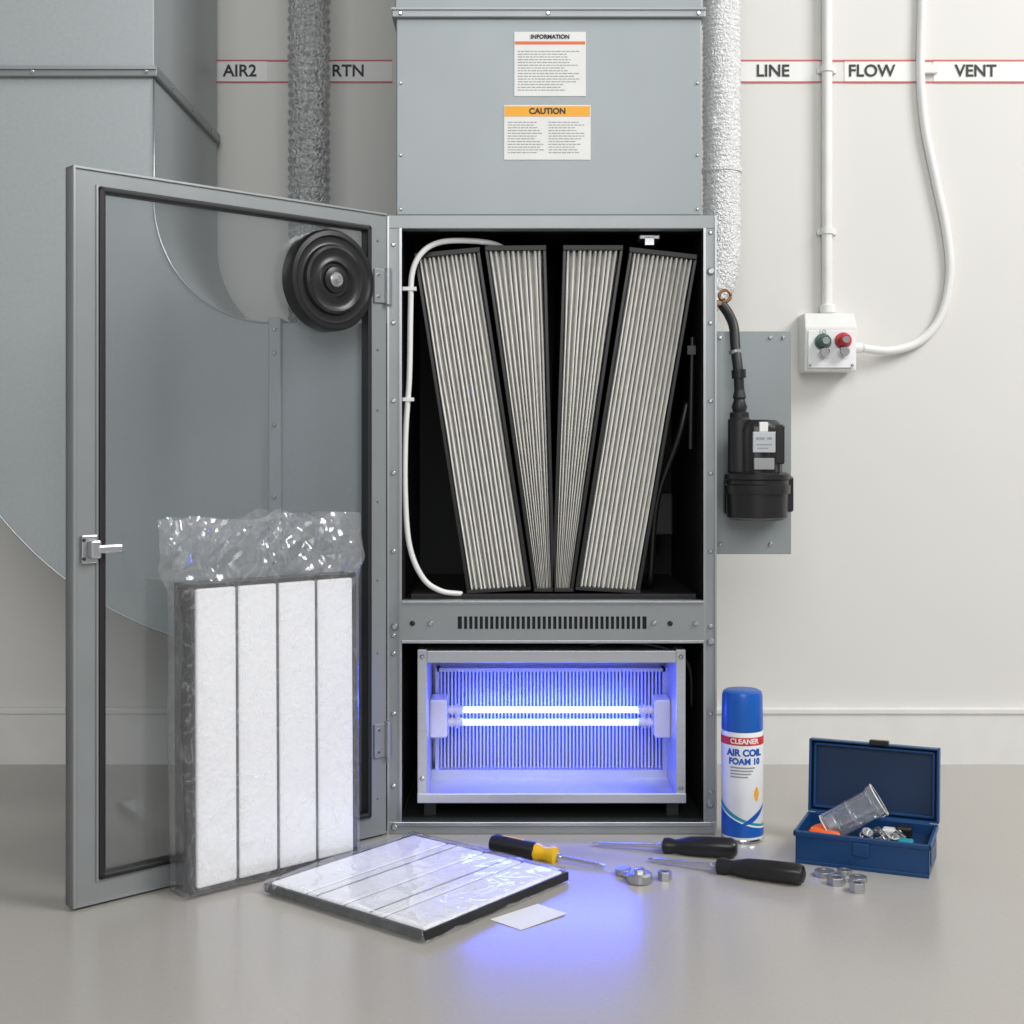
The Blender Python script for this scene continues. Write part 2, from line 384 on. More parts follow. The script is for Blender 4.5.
def label(nm, x0, x1, z0, z1, band, bm_, title, rows, parent, cols=1):
    box(nm + "_sheet", x0, x1, -0.0012, 0.0, z0, z1, M_paper, parent)
    bz0, bz1 = band
    box(nm + "_band", x0 + 0.001, x1 - 0.001, -0.0016, -0.001, bz0, bz1, bm_, parent)
    text(nm + "_title", title[0], title[1], ((x0 + x1) / 2, -0.0018, title[2]), M_ink, parent, bold=0.03)
    L = []
    w = (x1 - x0 - 0.012) / cols
    for c in range(cols):
        z = rows[0]
        while z > rows[1]:
            xx = x0 + 0.006 + c * (w + 0.002)
            end = xx + w * random.uniform(0.65, 0.96)
            while xx < end - 0.003:
                l = random.uniform(0.003, 0.009)
                L.append((xx, min(xx + l, end), -0.0016, -0.001, z - 0.0011, z)); xx += l + 0.0014
            z -= 0.0046
    boxes(nm + "_lines", L, M_inkg, parent)
label("label_a", 0.004, 0.123, 1.228, 1.335, (1.314, 1.319), M_or2, ("INFORMATION", 0.0095, 1.3265), (1.303, 1.236), pl)
label("label_b", -0.013, 0.131, 1.122, 1.213, (1.194, 1.211), M_or, ("CAUTION", 0.0135, 1.2025), (1.185, 1.130), pl, cols=2)

# ---------------------------------------------------------------- cabinet door
ang = math.atan2(-0.678, -0.7345)
dr = empty("glass_access_door", (-0.209, -0.012, 0.004), (0, 0, ang))
W, H = 0.541, 1.026
SI = 0.504
boxes("frame", [(0, 0.034, -0.022, 0, 0, H), (SI, W, -0.022, 0, 0, H), (0.034, SI, -0.022, 0, 0, 0.034), (0.034, SI, -0.022, 0, H - 0.026, H)], M_frame, dr)
boxes("outer_fold", [(W - 0.003, W, -0.022, 0.004, 0, H), (0, W, -0.022, 0.003, H - 0.003, H), (0, W, -0.022, 0.003, 0, 0.003)], M_edge, dr)
boxes("inner_lip", [(0.030, 0.034, 0, 0.0025, 0.03, H - 0.022), (SI, SI + 0.003, 0, 0.0025, 0.03, H - 0.022)], M_edge, dr)
boxes("gasket", [(0.032, 0.041, -0.014, 0.006, 0.032, H - 0.024), (SI - 0.010, SI, -0.014, 0.006, 0.032, H - 0.024),
                 (0.032, SI, -0.014, 0.006, 0.032, 0.041), (0.032, SI, -0.014, 0.006, H - 0.033, H - 0.024)], M_rub, dr, bevel=0.003)
box("glass_pane", 0.036, SI - 0.004, -0.013, -0.009, 0.036, H - 0.028, M_glass, dr)
dz = 0.904; ds = 0.116
lathe("port_body", [(0.081, -0.008), (0.081, 0.012), (0.078, 0.017), (0.071, 0.018), (0.068, 0.015), (0.060, 0.014), (0.057, 0.015), (0.054, 0.021), (0.050, 0.023),
                    (0.046, 0.021), (0.043, 0.020), (0.032, 0.020), (0.029, 0.022), (0.026, 0.018), (0.022, 0.018), (0.020, 0.022), (0.012, 0.024)], M_blkp, dr, loc=(ds, 0, dz), axis=(0, 1, 0), seg=56)
cyl("port_hub", (ds, 0.020, dz), (ds, 0.027, dz), 0.012, M_satin, dr, ch=0.002)
cyl("port_nut", (ds, 0.026, dz), (ds, 0.033, dz), 0.006, M_chrome, dr, seg=6)
box("latch_plate", 0.506, 0.530, 0, 0.006, 0.475, 0.515, M_satin, dr, bevel=0.002)
box("latch_block", 0.506, 0.522, 0.006, 0.018, 0.482, 0.508, M_satin, dr, bevel=0.003)
box("latch_lever", 0.474, 0.512, 0.012, 0.019, 0.489, 0.501, M_satin, dr, bevel=0.003)
screws("latch_screws", [(0.527, 0.006, 0.508), (0.527, 0.006, 0.482)], 0.0025, M_ink, dr, axis=(0, 1, 0))
for k, z in enumerate((0.905, 0.155)):
    box("hinge_leaf_%d" % k, 0.004, 0.026, 0, 0.004, z - 0.028, z + 0.028, M_edge, dr, bevel=0.001)
    cyl("hinge_knuckle_%d" % k, (0.0, 0.006, z - 0.03), (0.0, 0.006, z + 0.03), 0.005, M_edge, dr)
    screws("hinge_screws_%d" % k, [(0.018, 0.004, z + d) for d in (-0.018, 0.018)], 0.0028, M_chrome, dr, axis=(0, 1, 0))
screws("frame_screws", [(0.017, 0, z) for z in (0.06, 0.3, 0.42, 0.55, 0.7, 0.8, 0.98)], 0.0022, M_edge, dr, axis=(0, 1, 0))

# ---------------------------------------------------------------- left duct with elbow
du = empty("sheet_metal_duct")
YF, YB = 0.012, 0.482
cx, cz = -0.405, 1.057
N = 40; V = []; F = []
inn = [(-0.60, 1.262)] ; out = [(-1.065, 1.262)]
for i in range(N + 1):
    t = math.pi + (math.pi / 2) * i / N
    inn.append((cx + 0.195 * math.cos(t), cz + 0.205 * math.sin(t)))
    out.append((cx + 0.635 * math.cos(t), cz + 0.755 * math.sin(t)))
for (a, b) in zip(inn, out):
    V += [(a[0], YF, a[1]), (b[0], YF, b[1]), (a[0], YB, a[1]), (b[0], YB, b[1])]
n = len(inn)
for i in range(n - 1):
    k = 4 * i
    F += [(k, k + 1, k + 5, k + 4), (k + 2, k + 6, k + 7, k + 3), (k, k + 4, k + 6, k + 2), (k + 1, k + 3, k + 7, k + 5)]
F += [(0, 2, 3, 1), (4 * n - 4, 4 * n - 3, 4 * n - 1, 4 * n - 2)]
obj("elbow", V, F, M_duct, du)
tube("elbow_seam_outer", [(p[0], YF - 0.001, p[1]) for p in out], 0.0020, M_edge, du, seg=8, res=1)
tube("elbow_seam_inner", [(p[0], YF - 0.001, p[1]) for p in inn], 0.0018, M_edge, du, seg=8, res=1)
box("riser", -1.065, -0.60, YF, YB, 1.278, 2.4, M_duct, du, bevel=0.002)
box("riser_flange", -1.075, -0.592, YF - 0.010, YB, 1.262, 1.280, M_frame, du, bevel=0.002)
box("riser_flange_lip", -1.075, -0.594, YF - 0.014, YF - 0.008, 1.273, 1.279, M_edge, du)
box("branch_to_cabinet", -0.39, -0.2085, 0.02, 0.44, 0.302, 0.852, M_duct, du, bevel=0.002)
box("branch_collar", -0.407, -0.386, YF - 0.008, YB, 0.295, 0.860, M_duct, du, bevel=0.002)
screws("collar_screws", [(-0.397, YF - 0.008, z) for z in (0.33, 0.45, 0.56, 0.68, 0.8, 0.84)], 0.004, M_chrome, du)
screws("flange_screws", [(x, YF - 0.01, 1.270) for x in (-0.61, -0.8, -1.0)], 0.004, M_chrome, du)
screws("side_screws", [(-0.592, y, 1.270) for y in (0.1, 0.25, 0.4)], 0.004, M_chrome, du, axis=(1, 0, 0))

# ---------------------------------------------------------------- foil flex ducts
def foil_rf(a, rib, seed):
    def f(s, t):
        return 1 + a * math.sin(s / rib * 2 * math.pi) + 0.05 * noise.noise(Vector((s * 90, math.cos(t) * 3.4, math.sin(t) * 3.4 + seed)))
    return f
f1 = empty("foil_flex_duct")
pts = [(-0.392, 0.35, 0.8535 + (2.4 - 0.8535) * i / 560) for i in range(561)]
tube("hose", pts, 0.039, M_foild, f1, seg=40, res=1, rf=foil_rf(0.045, 0.018, 3))
f2 = empty("foil_flex_duct")
base = catmull([(0.344, 0.33, 0.93), (0.37, 0.33, 0.932), (0.394, 0.33, 0.965), (0.402, 0.33, 1.02), (0.402, 0.33, 1.1)], 16)
pts = base + [Vector((0.402, 0.33, 1.1 + 1.3 * i / 420)) for i in range(1, 421)]
tube("hose", pts, 0.036, M_foil, f2, seg=40, res=1, rf=foil_rf(0.03, 0.010, 9))
cyl("band", (0.402, 0.33, 1.17), (0.402, 0.33, 1.178), 0.0385, M_foil, f2, seg=32)

# ---------------------------------------------------------------- wall label strip
st = empty("pipe_label_strip")
def strip(x0, x1, k):
    box("strip_%d" % k, x0, x1, 0.4985, 0.5, 1.392, 1.437, M_paper, st)
    boxes("strip_lines_%d" % k, [(x0, x1, 0.4978, 0.4985, 1.435, 1.438), (x0, x1, 0.4978, 0.4985, 1.391, 1.394)], M_redl, st)
for k, (a, b) in enumerate([(-0.607, -0.50), (-0.37, -0.245), (0.40, 0.628), (0.68, 0.83), (0.862, 1.35)]): strip(a, b, k)
boxes("strip_links", [(-0.50, -0.37, 0.4985, 0.5, 1.391, 1.394), (-0.50, -0.37, 0.4985, 0.5, 1.435, 1.438), (0.628, 0.862, 0.4985, 0.5, 1.391, 1.394), (0.628, 0.862, 0.4985, 0.5, 1.435, 1.438)], M_redl, st)
for k, (tx, x) in enumerate([("AIR2", -0.556), ("RTN", -0.335), ("LINE", 0.533), ("FLOW", 0.735), ("VENT", 0.948)]):
    text("lettering_%d" % k, tx, 0.034, (x, 0.4975, 1.4145), M_ink, st, bold=0.018)

# ---------------------------------------------------------------- conduit, junction box, cable
co = empty("electrical_conduit")
cyl("pipe", (0.641, 0.485, 0.925), (0.641, 0.485, 2.4), 0.0105, M_whp, co)
for k, z in enumerate((1.085, 1.415, 1.9)):
    cyl("clip_ring_%d" % k, (0.641, 0.485, z - 0.006), (0.641, 0.485, z + 0.006), 0.0135, M_whp, co)
    box("clip_base_%d" % k, 0.622, 0.662, 0.492, 0.5, z - 0.006, z + 0.006, M_whp, co, bevel=0.001)
cyl("gland", (0.641, 0.48, 0.917), (0.641, 0.48, 0.935), 0.016, M_whp, co, ch=0.002)

jb = empty("junction_box")
V = [(0.585, 0.5, 0.798), (0.689, 0.5, 0.798), (0.689, 0.44, 0.798), (0.585, 0.44, 0.798),
     (0.585, 0.5, 0.915), (0.689, 0.5, 0.915), (0.687, 0.452, 0.915), (0.587, 0.452, 0.915), (0.689, 0.435, 0.885), (0.585, 0.435, 0.885)]
obj("case", V, [(0, 1, 2, 3), (4, 7, 6, 5), (7, 9, 8, 6), (9, 3, 2, 8), (0, 3, 9, 7, 4), (1, 5, 6, 8, 2), (0, 4, 5, 1)], M_whp, jb, bevel=0.003)
box("cover", 0.591, 0.683, 0.433, 0.437, 0.804, 0.878, M_can, jb, bevel=0.001)
for k, (x, z, m) in enumerate([(0.620, 0.856, M_green), (0.660, 0.858, M_redk)]):
    lathe("knob_%d" % k, [(0.0165, 0), (0.0165, 0.008), (0.015, 0.012), (0.012, 0.013), (0.012, 0.026), (0.010, 0.029)], m, jb, loc=(x, 0.436, z), axis=(0, -1, 0), seg=24)
    cyl("knob_cap_%d" % k, (x, 0.408, z), (x, 0.403, z), 0.007, M_chrome, jb)
    cyl("indicator_%d" % k, (x, 0.436, z - 0.022), (x, 0.414, z - 0.022), 0.0105, M_chrome, jb, ch=0.002)
screws("cover_screws", [(0.595, 0.433, 0.809), (0.679, 0.433, 0.809)], 0.003, M_edge, jb)
text("knob_mark", "I O", 0.010, (0.62, 0.4325, 0.876), M_inkg, jb)
cyl("side_gland", (0.687, 0.47, 0.848), (0.708, 0.47, 0.846), 0.011, M_whp, jb, ch=0.002)

pc = empty("power_cable")
tube("cable", [(0.836, 0.491, 2.4), (0.836, 0.491, 1.97), (0.836, 0.491, 1.7), (0.836, 0.491, 1.55), (0.833, 0.491, 1.41), (0.842, 0.491, 1.30), (0.864, 0.491, 1.19), (0.885, 0.491, 1.09), (0.893, 0.491, 1.0),
     (0.875, 0.490, 0.915), (0.832, 0.488, 0.863), (0.77, 0.48, 0.842), (0.708, 0.47, 0.846)], 0.0088, M_whp, pc, seg=16, res=12)
box("clip", 0.838, 0.868, 0.488, 0.5, 1.408, 1.425, M_whp, pc, bevel=0.002)

# ---------------------------------------------------------------- pump on plate
pp = empty("condensate_pump")
box("mount_plate", 0.344, 0.476, 0.05, 0.054, 0.461, 0.841, M_galv, pp, bevel=0.001)
box("mount_flange", 0.3425, 0.348, 0.045, 0.12, 0.461, 0.841, M_galv, pp)
screws("plate_screws", [(0.355, 0.05, 0.83), (0.440, 0.05, 0.83), (0.462, 0.05, 0.83), (0.440, 0.05, 0.478), (0.355, 0.05, 0.478)], 0.0035, M_chrome, pp)
px, py = 0.408, -0.004
lathe("bowl", [(0.040, 0.522), (0.050, 0.527), (0.051, 0.560), (0.051, 0.566)], M_blkp, pp, loc=(px, py, 0), seg=48)
lathe("rim", [(0.054, 0.566), (0.0545, 0.572), (0.0545, 0.580), (0.052, 0.582), (0.052, 0.588), (0.0545, 0.590), (0.0545, 0.598), (0.050, 0.601)], M_blkp, pp, loc=(px, py, 0), seg=48)
lathe("motor", [(0.040, 0.60), (0.040, 0.672), (0.037, 0.682), (0.030, 0.688)], M_blkp, pp, loc=(px, py, 0), seg=40,
      flute=lambda t, h: 1 + 0.02 * math.cos(20 * t))
cyl("capacitor", (0.377, -0.012, 0.598), (0.377, -0.012, 0.692), 0.019, M_rub, pp, ch=0.004)
lathe("hose_barb", [(0.016, 0.685), (0.016, 0.70), (0.011, 0.703), (0.013, 0.71), (0.009, 0.722), (0.011, 0.726), (0.008, 0.74)], M_rub, pp, loc=(0.379, 0.0, 0))
box("terminal_box", 0.425, 0.448, -0.035, 0.01, 0.615, 0.68, M_blkp, pp, bevel=0.003)
box("rating_plate", 0.393, 0.430, -0.0475, -0.040, 0.634, 0.668, M_alu, pp, bevel=0.001)
box("rating_plate_lower", 0.395, 0.428, -0.0475, -0.040, 0.606, 0.625, M_inkg, pp, bevel=0.001)
boxes("rating_marks", [(0.398, 0.412, -0.048, -0.0474, 0.655, 0.659), (0.416, 0.424, -0.048, -0.0474, 0.655, 0.659), (0.398, 0.424, -0.048, -0.0474, 0.646, 0.648), (0.400, 0.418, -0.048, -0.0474, 0.640, 0.642)], M_inkg, pp)
box("rating_tab", 0.404, 0.418, -0.0455, -0.036, 0.668, 0.684, M_paper, pp, bevel=0.001)
box("bracket", 0.36, 0.46, 0.03, 0.05, 0.53, 0.59, M_blkp, pp, bevel=0.003)
box("side_clamp", 0.446, 0.468, -0.01, 0.05, 0.535, 0.595, M_blkp, pp, bevel=0.004)
tube("hose", [(0.379, 0.0, 0.735), (0.377, 0.0, 0.77), (0.374, 0.01, 0.81), (0.373, 0.02, 0.845), (0.366, 0.03, 0.868), (0.356, 0.035, 0.885), (0.353, 0.035, 0.893)], 0.0085, M_rub, pp, seg=16, res=10)
cyl("hose_clamp", (0.3785, 0.0, 0.758), (0.3775, 0.0, 0.772), 0.012, M_blkp, pp)
cyl("hose_clamp_top", (0.3745, 0.01, 0.80), (0.3735, 0.01, 0.806), 0.011, M_edge, pp)
rp = [(0.360 + 0.0095 * math.cos(t), 0.03, 0.899 + 0.0095 * math.sin(t)) for t in [2 * math.pi * i / 24 for i in range(25)]]
tube("fitting_ring", rp, 0.0028, M_brass, pp, seg=10, res=1)
box("fitting_block", 0.343, 0.358, 0.027, 0.042, 0.882, 0.892, M_brass, pp, bevel=0.002)

# ---------------------------------------------------------------- wrapped air filters
def air_filter(root, w, h, t, nstrip, border, fm=None, dm=None, dw=0.002):
    b = border
    boxes("frame", [(0, b, 0, t, 0, h), (w - b, w, 0, t, 0, h), (b, w - b, 0, t, 0, b), (b, w - b, 0, t, h - b, h)], fm or M_rub, root, bevel=0.001)
    box("backing", b, w - b, t * 0.55, t - 0.002, b, h - b, M_grid, root)
    sw = (w - 2 * b) / nstrip
    for i in range(nstrip):
        box("media_%d" % i, b + i * sw + dw * 0.9, b + (i + 1) * sw - dw * 0.9, -0.0015, t * 0.6, b + 0.001, h - b - 0.001, M_white, root, bevel=0.004, bseg=4)
    L = [(b + i * sw - dw, b + i * sw + dw, 0.0005, t * 0.6, b, h - b) for i in range(1, nstrip)]
    boxes("dividers", L, dm or M_grid, root)

wf = empty("wrapped_air_filter", (-0.455, -0.324, 0.0035), (math.radians(-0.5), 0, math.radians(42.0)))
air_filter(wf, 0.287, 0.442, 0.050, 4, 0.006)
def bag(root, w, h, t, top, seed, amp=0.0035, rows=100):
    def per(u):
        P = 2 * (w + t); d = u * P
        if d < w: return d, 0.0
        d -= w
        if d < t: return w, d
        d -= t
        if d < w: return w - d, t
        return 0.0, t - (d - w)
    nu = 200; V = []; F = []
    zmax = h + top
    for j in range(rows):
        z = -0.001 + (zmax + 0.001) * j / (rows - 1)
        for i in range(nu):
            x, y = per(i / nu)
            cxx, cyy = x - w / 2, y - t / 2
            e = 0.004
            ox = e if cxx > w / 2 - 1e-4 else (-e * 2.0 if cxx < -w / 2 + 1e-4 else 0)
            oy = e if cyy > t / 2 - 1e-4 else (-e if cyy < -t / 2 + 1e-4 else 0)
            p = Vector((x + ox, y + oy, z))
            q = Vector((x * 9, y * 9 + seed, z * 6))
            nn = noise.noise(q) + 0.4 * noise.noise(q * 2.3)
            d = Vector((1 if ox > 0 else -1 if ox < 0 else 0, 1 if oy > 0 else -1 if oy < 0 else 0, 0))
            if d.length == 0: d = Vector((0, 1, 0))
            a2 = amp * (2.0 if ox < 0 else 1.0) * (0.5 if oy > 0 else 1)
            p += d * (a2 * 0.9 + a2 * nn) * 0.8
            if z > h - 0.02 and top > 0.02:
                k = max(0, (z - h) / top); kk = min(1, max(0, (z - h + 0.01) / 0.035))
                q2 = Vector((x * 9, seed + (3 if y > t / 2 else 0), z * 8))
                n1 = noise.noise(q2); n2 = noise.noise(q2 * 2.0 + Vector((5, 1, 2)))
                n3 = 1 - 2 * abs(noise.noise(Vector((x * 20 + z * 10, seed, z * 9))))
                n4 = 1 - 2 * abs(noise.noise(Vector((x * 30 - z * 24, seed + 8, z * 18))))
                p.x = w / 2 + (p.x - w / 2) * (1 + 0.09 * kk - 0.02 * k) - 0.006 * kk + kk * 0.008 * n2
                p.y = t / 2 + (p.y - t / 2) * (1 - 0.2 * k) + kk * (0.020 * n1 + 0.012 * n2 + 0.010 * n3 + 0.006 * n4) - 0.012 * kk
                p.z += kk * (0.030 * noise.noise(Vector((x * 9, 1.0, 3.0))) + 0.010 * noise.noise(Vector((x * 30, 1.0, 3.0)))) * k
            if p.z < 0.0: p.z = 0.0
            V.append(p)
    for j in range(rows - 1):
        for i in range(nu):
            F.append((j * nu + i, j * nu + (i + 1) % nu, (j + 1) * nu + (i + 1) % nu, (j + 1) * nu + i))
    F.append(tuple(range(nu)))
    return obj("plastic_bag", V, F, M_bag, root, smooth=True)
bag(wf, 0.287, 0.442, 0.050, 0.092, 4.0)

# flat filter lying on floor
fx = Vector((0.2395, -0.191, 0)).normalized()
fy = Vector((-fx.y, fx.x, 0))
ff = empty("wrapped_air_filter", (0, 0, 0))
ff.matrix_world = Matrix(((fx.x, 0, fy.x, -0.356), (fx.y, 0, fy.y, -0.305), (0, -1, 0, 0.0155), (0, 0, 0, 1)))
air_filter(ff, 0.312, 0.314, 0.0125, 4, 0.005, dm=M_gridl, dw=0.0016)
boxes("cross_wires", [(0.312 * k / 3 - 0.0012, 0.312 * k / 3 + 0.0012, -0.0026, -0.0012, 0.006, 0.308) for k in (1, 2)], M_gridl, ff)
nu = 80; V = []; F = []
for j in range(nu + 1):
    for i in range(nu + 1):
        u, v = i / nu, j / nu
        x = -0.004 + 0.320 * u; z = -0.004 + 0.322 * v
        edge = min(u, 1 - u, v, 1 - v) * nu
        q = Vector((x * 13, z * 13, 2.0))
        y = -0.0052 - 0.0026 * (noise.noise(q) + 0.6 * (1 - 2 * abs(noise.noise(q * 1.7))))
        if edge < 1: y = 0.0135
        elif edge < 2: y = -0.002
        if edge < 1:
            x += 0.0025 * noise.noise(q * 2); z += 0.0025 * noise.noise(q * 2 + Vector((4, 4, 4)))
        V.append((x, y, z))
for j in range(nu):
    for i in range(nu):
        a = j * (nu + 1) + i
        F.append((a, a + 1, a + nu + 2, a + nu + 1))
obj("plastic_film", V, F, M_film, ff, smooth=True)

# paper sheet
V = []; F = []
pa = Vector((-0.03, -0.412, 0)); pb = Vector((0.012, -0.452, 0)); pcx = Vector((0.076, -0.392, 0)); pd = Vector((0.036, -0.350, 0))
k = 10
for j in range(k + 1):
    for i in range(k + 1):
        p = pa.lerp(pb, i / k).lerp(pd.lerp(pcx, i / k), j / k)
        V.append((p.x, p.y, 0.0006 + 0.0012 * (i / k) ** 2 * (j / k)))
for j in range(k):
    for i in range(k):
        a = j * (k + 1) + i; F.append((a, a + 1, a + k + 2, a + k + 1))
ps = obj("paper_sheet", V, F, M_paper)
sm = ps.modifiers.new("s", 'SOLIDIFY'); sm.thickness = 0.0004; sm.offset = 1

# ---------------------------------------------------------------- spray can
sc = empty("spray_can", (0.3785, -0.030, 0))
R = 0.0343
lathe("rim", [(R - 0.002, 0), (R + 0.0004, 0.0015), (R + 0.0006, 0.004), (R - 0.0004, 0.006)], M_chrome, sc, seg=56)
lathe("body", [(R - 0.001, 0.005), (R, 0.007), (R, 0.174), (R - 0.001, 0.179), (R - 0.004, 0.181)], M_can, sc, seg=56)
lathe("cap", [(R - 0.001, 0.180), (R - 0.0003, 0.181), (R - 0.0005, 0.195), (R - 0.0012, 0.236), (R - 0.003, 0.242), (R - 0.007, 0.2445), (0.001, 0.2445)], M_blue, sc, seg=56)
def patch(nm, a0, a1, zf0, zf1, m, n=20, off=0.0004):
    V = []; F = []
    for i in range(n + 1):
        a = a0 + (a1 - a0) * i / n; u = i / n
        for z in (zf0(u), zf1(u)):
            V.append(((R + off) * math.sin(a), -(R + off) * math.cos(a), z))
    for i in range(n): F.append((2 * i, 2 * i + 1, 2 * i + 3, 2 * i + 2))
    obj(nm, V, F, m, sc, smooth=True)
patch("red_band", -math.pi, math.pi, lambda u: 0.159, lambda u: 0.172, M_red, n=60)
text("band_text", "CLEANER", 0.0115, (0, 0, 0.1655), M_paper, sc, wrap=(0, 0, R + 0.0005, -0.05), bold=0.03)
text("name_text", "AIR COIL", 0.0150, (0, 0, 0.147), M_blue2, sc, wrap=(0, 0, R + 0.0003, -0.05), bold=0.045)
text("name_text_2", "FOAM 10", 0.0135, (0, 0, 0.133), M_blue2, sc, wrap=(0, 0, R + 0.0003, -0.05), bold=0.045)
for k, (z, a) in enumerate([(0.122, 0.45), (0.117, 0.35), (0.112, 0.25), (0.107, 0.1)]):
    patch("small_print_%d" % k, -0.75, a, lambda u, z=z: z, lambda u, z=z: z + 0.0022, M_inkg)
patch("wave_blue", -1.5, 1.5, lambda u: 0.010, lambda u: 0.022 + 0.034 * (1 - u) ** 2, M_blue2, n=40)
patch("wave_white", -1.5, 1.5, lambda u: 0.022 + 0.034 * (1 - u) ** 2, lambda u: 0.025 + 0.034 * (1 - u) ** 2, M_can, n=40)
patch("wave_light", -1.5, 1.4, lambda u: 0.025 + 0.034 * (1 - u) ** 2, lambda u: 0.029 + 0.040 * (1 - u) ** 2, M_teal, n=40)
patch("wave_rising", -0.2, 1.1, lambda u: 0.030 + 0.030 * u * u, lambda u: 0.032 + 0.008 * math.sin(u * 3.1) + 0.030 * u * u, M_blue2, n=20, off=0.0006)
patch("drop_orange", 0.40, 0.70, lambda u: 0.080 - 0.012 * math.sin(u * math.pi), lambda u: 0.080 + 0.012 * math.sin(u * math.pi), M_or, n=12)

# ---------------------------------------------------------------- toolbox
tb = empty("toolbox", (0.438, -0.160, 0), (0, 0, math.radians(-23.0)))
w, d, h, th = 0.198, 0.118, 0.050, 0.003
boxes("tray", [(0, w, 0, d, 0, th), (0, w, 0, th, 0, h), (0, w, d - th, d, 0, h), (0, th, 0, d, 0, h), (w - th, w, 0, d, 0, h)], M_tb, tb, bevel=0.0012)
boxes("rim", [(-0.003, w + 0.003, -0.003, 0.002, h - 0.008, h), (-0.003, w + 0.003, d - 0.002, d + 0.002, h - 0.008, h), (-0.003, 0.002, -0.003, d, h - 0.008, h), (w - 0.002, w + 0.003, -0.003, d, h - 0.008, h)], M_tb, tb, bevel=0.0015)
boxes("front_ribs", [(0.0, w, -0.002, 0, 0, 0.006)], M_tb, tb, bevel=0.001)
box("side_emboss", w, w + 0.0015, 0.02, d - 0.02, 0.012, 0.034, M_tb, tb, bevel=0.001)
box("front_latch", w / 2 - 0.012, w / 2 + 0.012, -0.005, -0.001, 0.022, 0.042, M_tb, tb, bevel=0.0015)
lid = empty("lid", (0, d + 0.003, h), (math.radians(-6), 0, 0)); lid.parent = tb
lh = 0.116; ld = 0.022
boxes("lid_shell", [(-0.003, w + 0.003, ld - th, ld, 0, lh), (-0.003, w + 0.003, 0, ld, 0, th), (-0.003, w + 0.003, 0, ld, lh - th, lh), (-0.003, 0.001, 0, ld, 0, lh), (w - 0.001, w + 0.003, 0, ld, 0, lh)], M_tb, lid, bevel=0.0012)
box("lid_liner", 0.003, w - 0.003, ld - 0.006, ld - th, 0.005, lh - 0.005, M_tbd, lid)
boxes("lid_inner_rim", [(0.004, w - 0.004, 0.006, ld - 0.002, 0.006, 0.010), (0.004, w - 0.004, 0.006, ld - 0.002, lh - 0.010, lh - 0.006),
                        (0.004, 0.008, 0.006, ld - 0.002, 0.006, lh - 0.006), (w - 0.008, w - 0.004, 0.006, ld - 0.002, 0.006, lh - 0.006)], M_tb, lid, bevel=0.001)
box("lid_latch", w * 0.47, w * 0.47 + 0.03, -0.004, 0.012, lh - 0.002, lh + 0.006, M_blkp, lid, bevel=0.0015)
cyl("hinge_pin", (0.01, d + 0.002, h), (w - 0.01, d + 0.002, h), 0.003, M_tb, tb)
p0 = Vector((0.040, 0.040, 0.046)); p1 = Vector((0.118, 0.056, 0.096))
ax = (p1 - p0)
lathe("clear_jar", [(0.020, 0), (0.0225, 0.003), (0.0225, ax.length - 0.010), (0.026, ax.length - 0.009), (0.026, ax.length), (0.0225, ax.length + 0.001)], M_clear, tb, loc=p0, axis=ax, seg=32)
for j, (f, rr, mm) in enumerate([(1.0, 0.0255, M_whp), (0.88, 0.0235, M_clear), (0.5, 0.0228, M_clear), (0.02, 0.0215, M_whp)]):
    c0 = p0.lerp(p1, f)
    tube("jar_ring_%d" % j, [c0 + (ax.normalized().to_track_quat('Z', 'Y') @ Vector((rr * math.cos(t), rr * math.sin(t), 0.0))) for t in [2 * math.pi * i / 28 for i in range(29)]], 0.0012, mm, tb, seg=8, res=1)
cyl("jar_contents", p0 + ax * 0.05, p0 + ax * 0.22, 0.017, M_satin, tb, seg=24, ch=0.002)
lathe("orange_cone", [(0.015, 0), (0.014, 0.012), (0.004, 0.03), (0.001, 0.033)], M_orange, tb, loc=(0.026, 0.03, 0.034), axis=(0.5, 0.2, 0.6), seg=24)
lathe("orange_handle", [(0.008, 0), (0.009, 0.01), (0.007, 0.04), (0.004, 0.045)], M_orange, tb, loc=(0.02, 0.022, 0.044), axis=(0.9, 0.0, -0.05), seg=24)
for k, (x, y, z, r, l, axs) in enumerate([(0.10, 0.03, 0.038, 0.010, 0.02, (0.3, -0.5, 0.8)), (0.125, 0.05, 0.036, 0.009, 0.02, (-0.4, -0.3, 0.7)), (0.14, 0.035, 0.034, 0.011, 0.016, (0.2, -0.3, 1)), (0.115, 0.02, 0.034, 0.008, 0.016, (0.9, 0.1, 0.4)), (0.155, 0.06, 0.036, 0.008, 0.018, (-0.7, 0.1, 0.5)), (0.085, 0.022, 0.036, 0.007, 0.02, (1, -0.1, 0.2))]):
    lathe("socket_%d" % k, [(r, 0), (r, l * 0.5), (r * 0.85, l * 0.55), (r * 0.85, l), (r * 0.5, l), (r * 0.5, l * 0.6)], M_chrome if k != 4 else M_blkp, tb, loc=(x, y, z), axis=axs, seg=20)
box("teal_part", 0.15, 0.172, 0.015, 0.04, 0.03, 0.046, M_teal, tb, bevel=0.003)
box("white_tag", 0.12, 0.15, 0.07, 0.09, 0.035, 0.047, M_whp, tb, bevel=0.003)
box("content_fill", th, w - th, th, d - th, th, 0.034, M_tbd, tb)
box("black_part", 0.14, 0.165, 0.075, 0.095, 0.034, 0.052, M_blkp, tb, bevel=0.004)

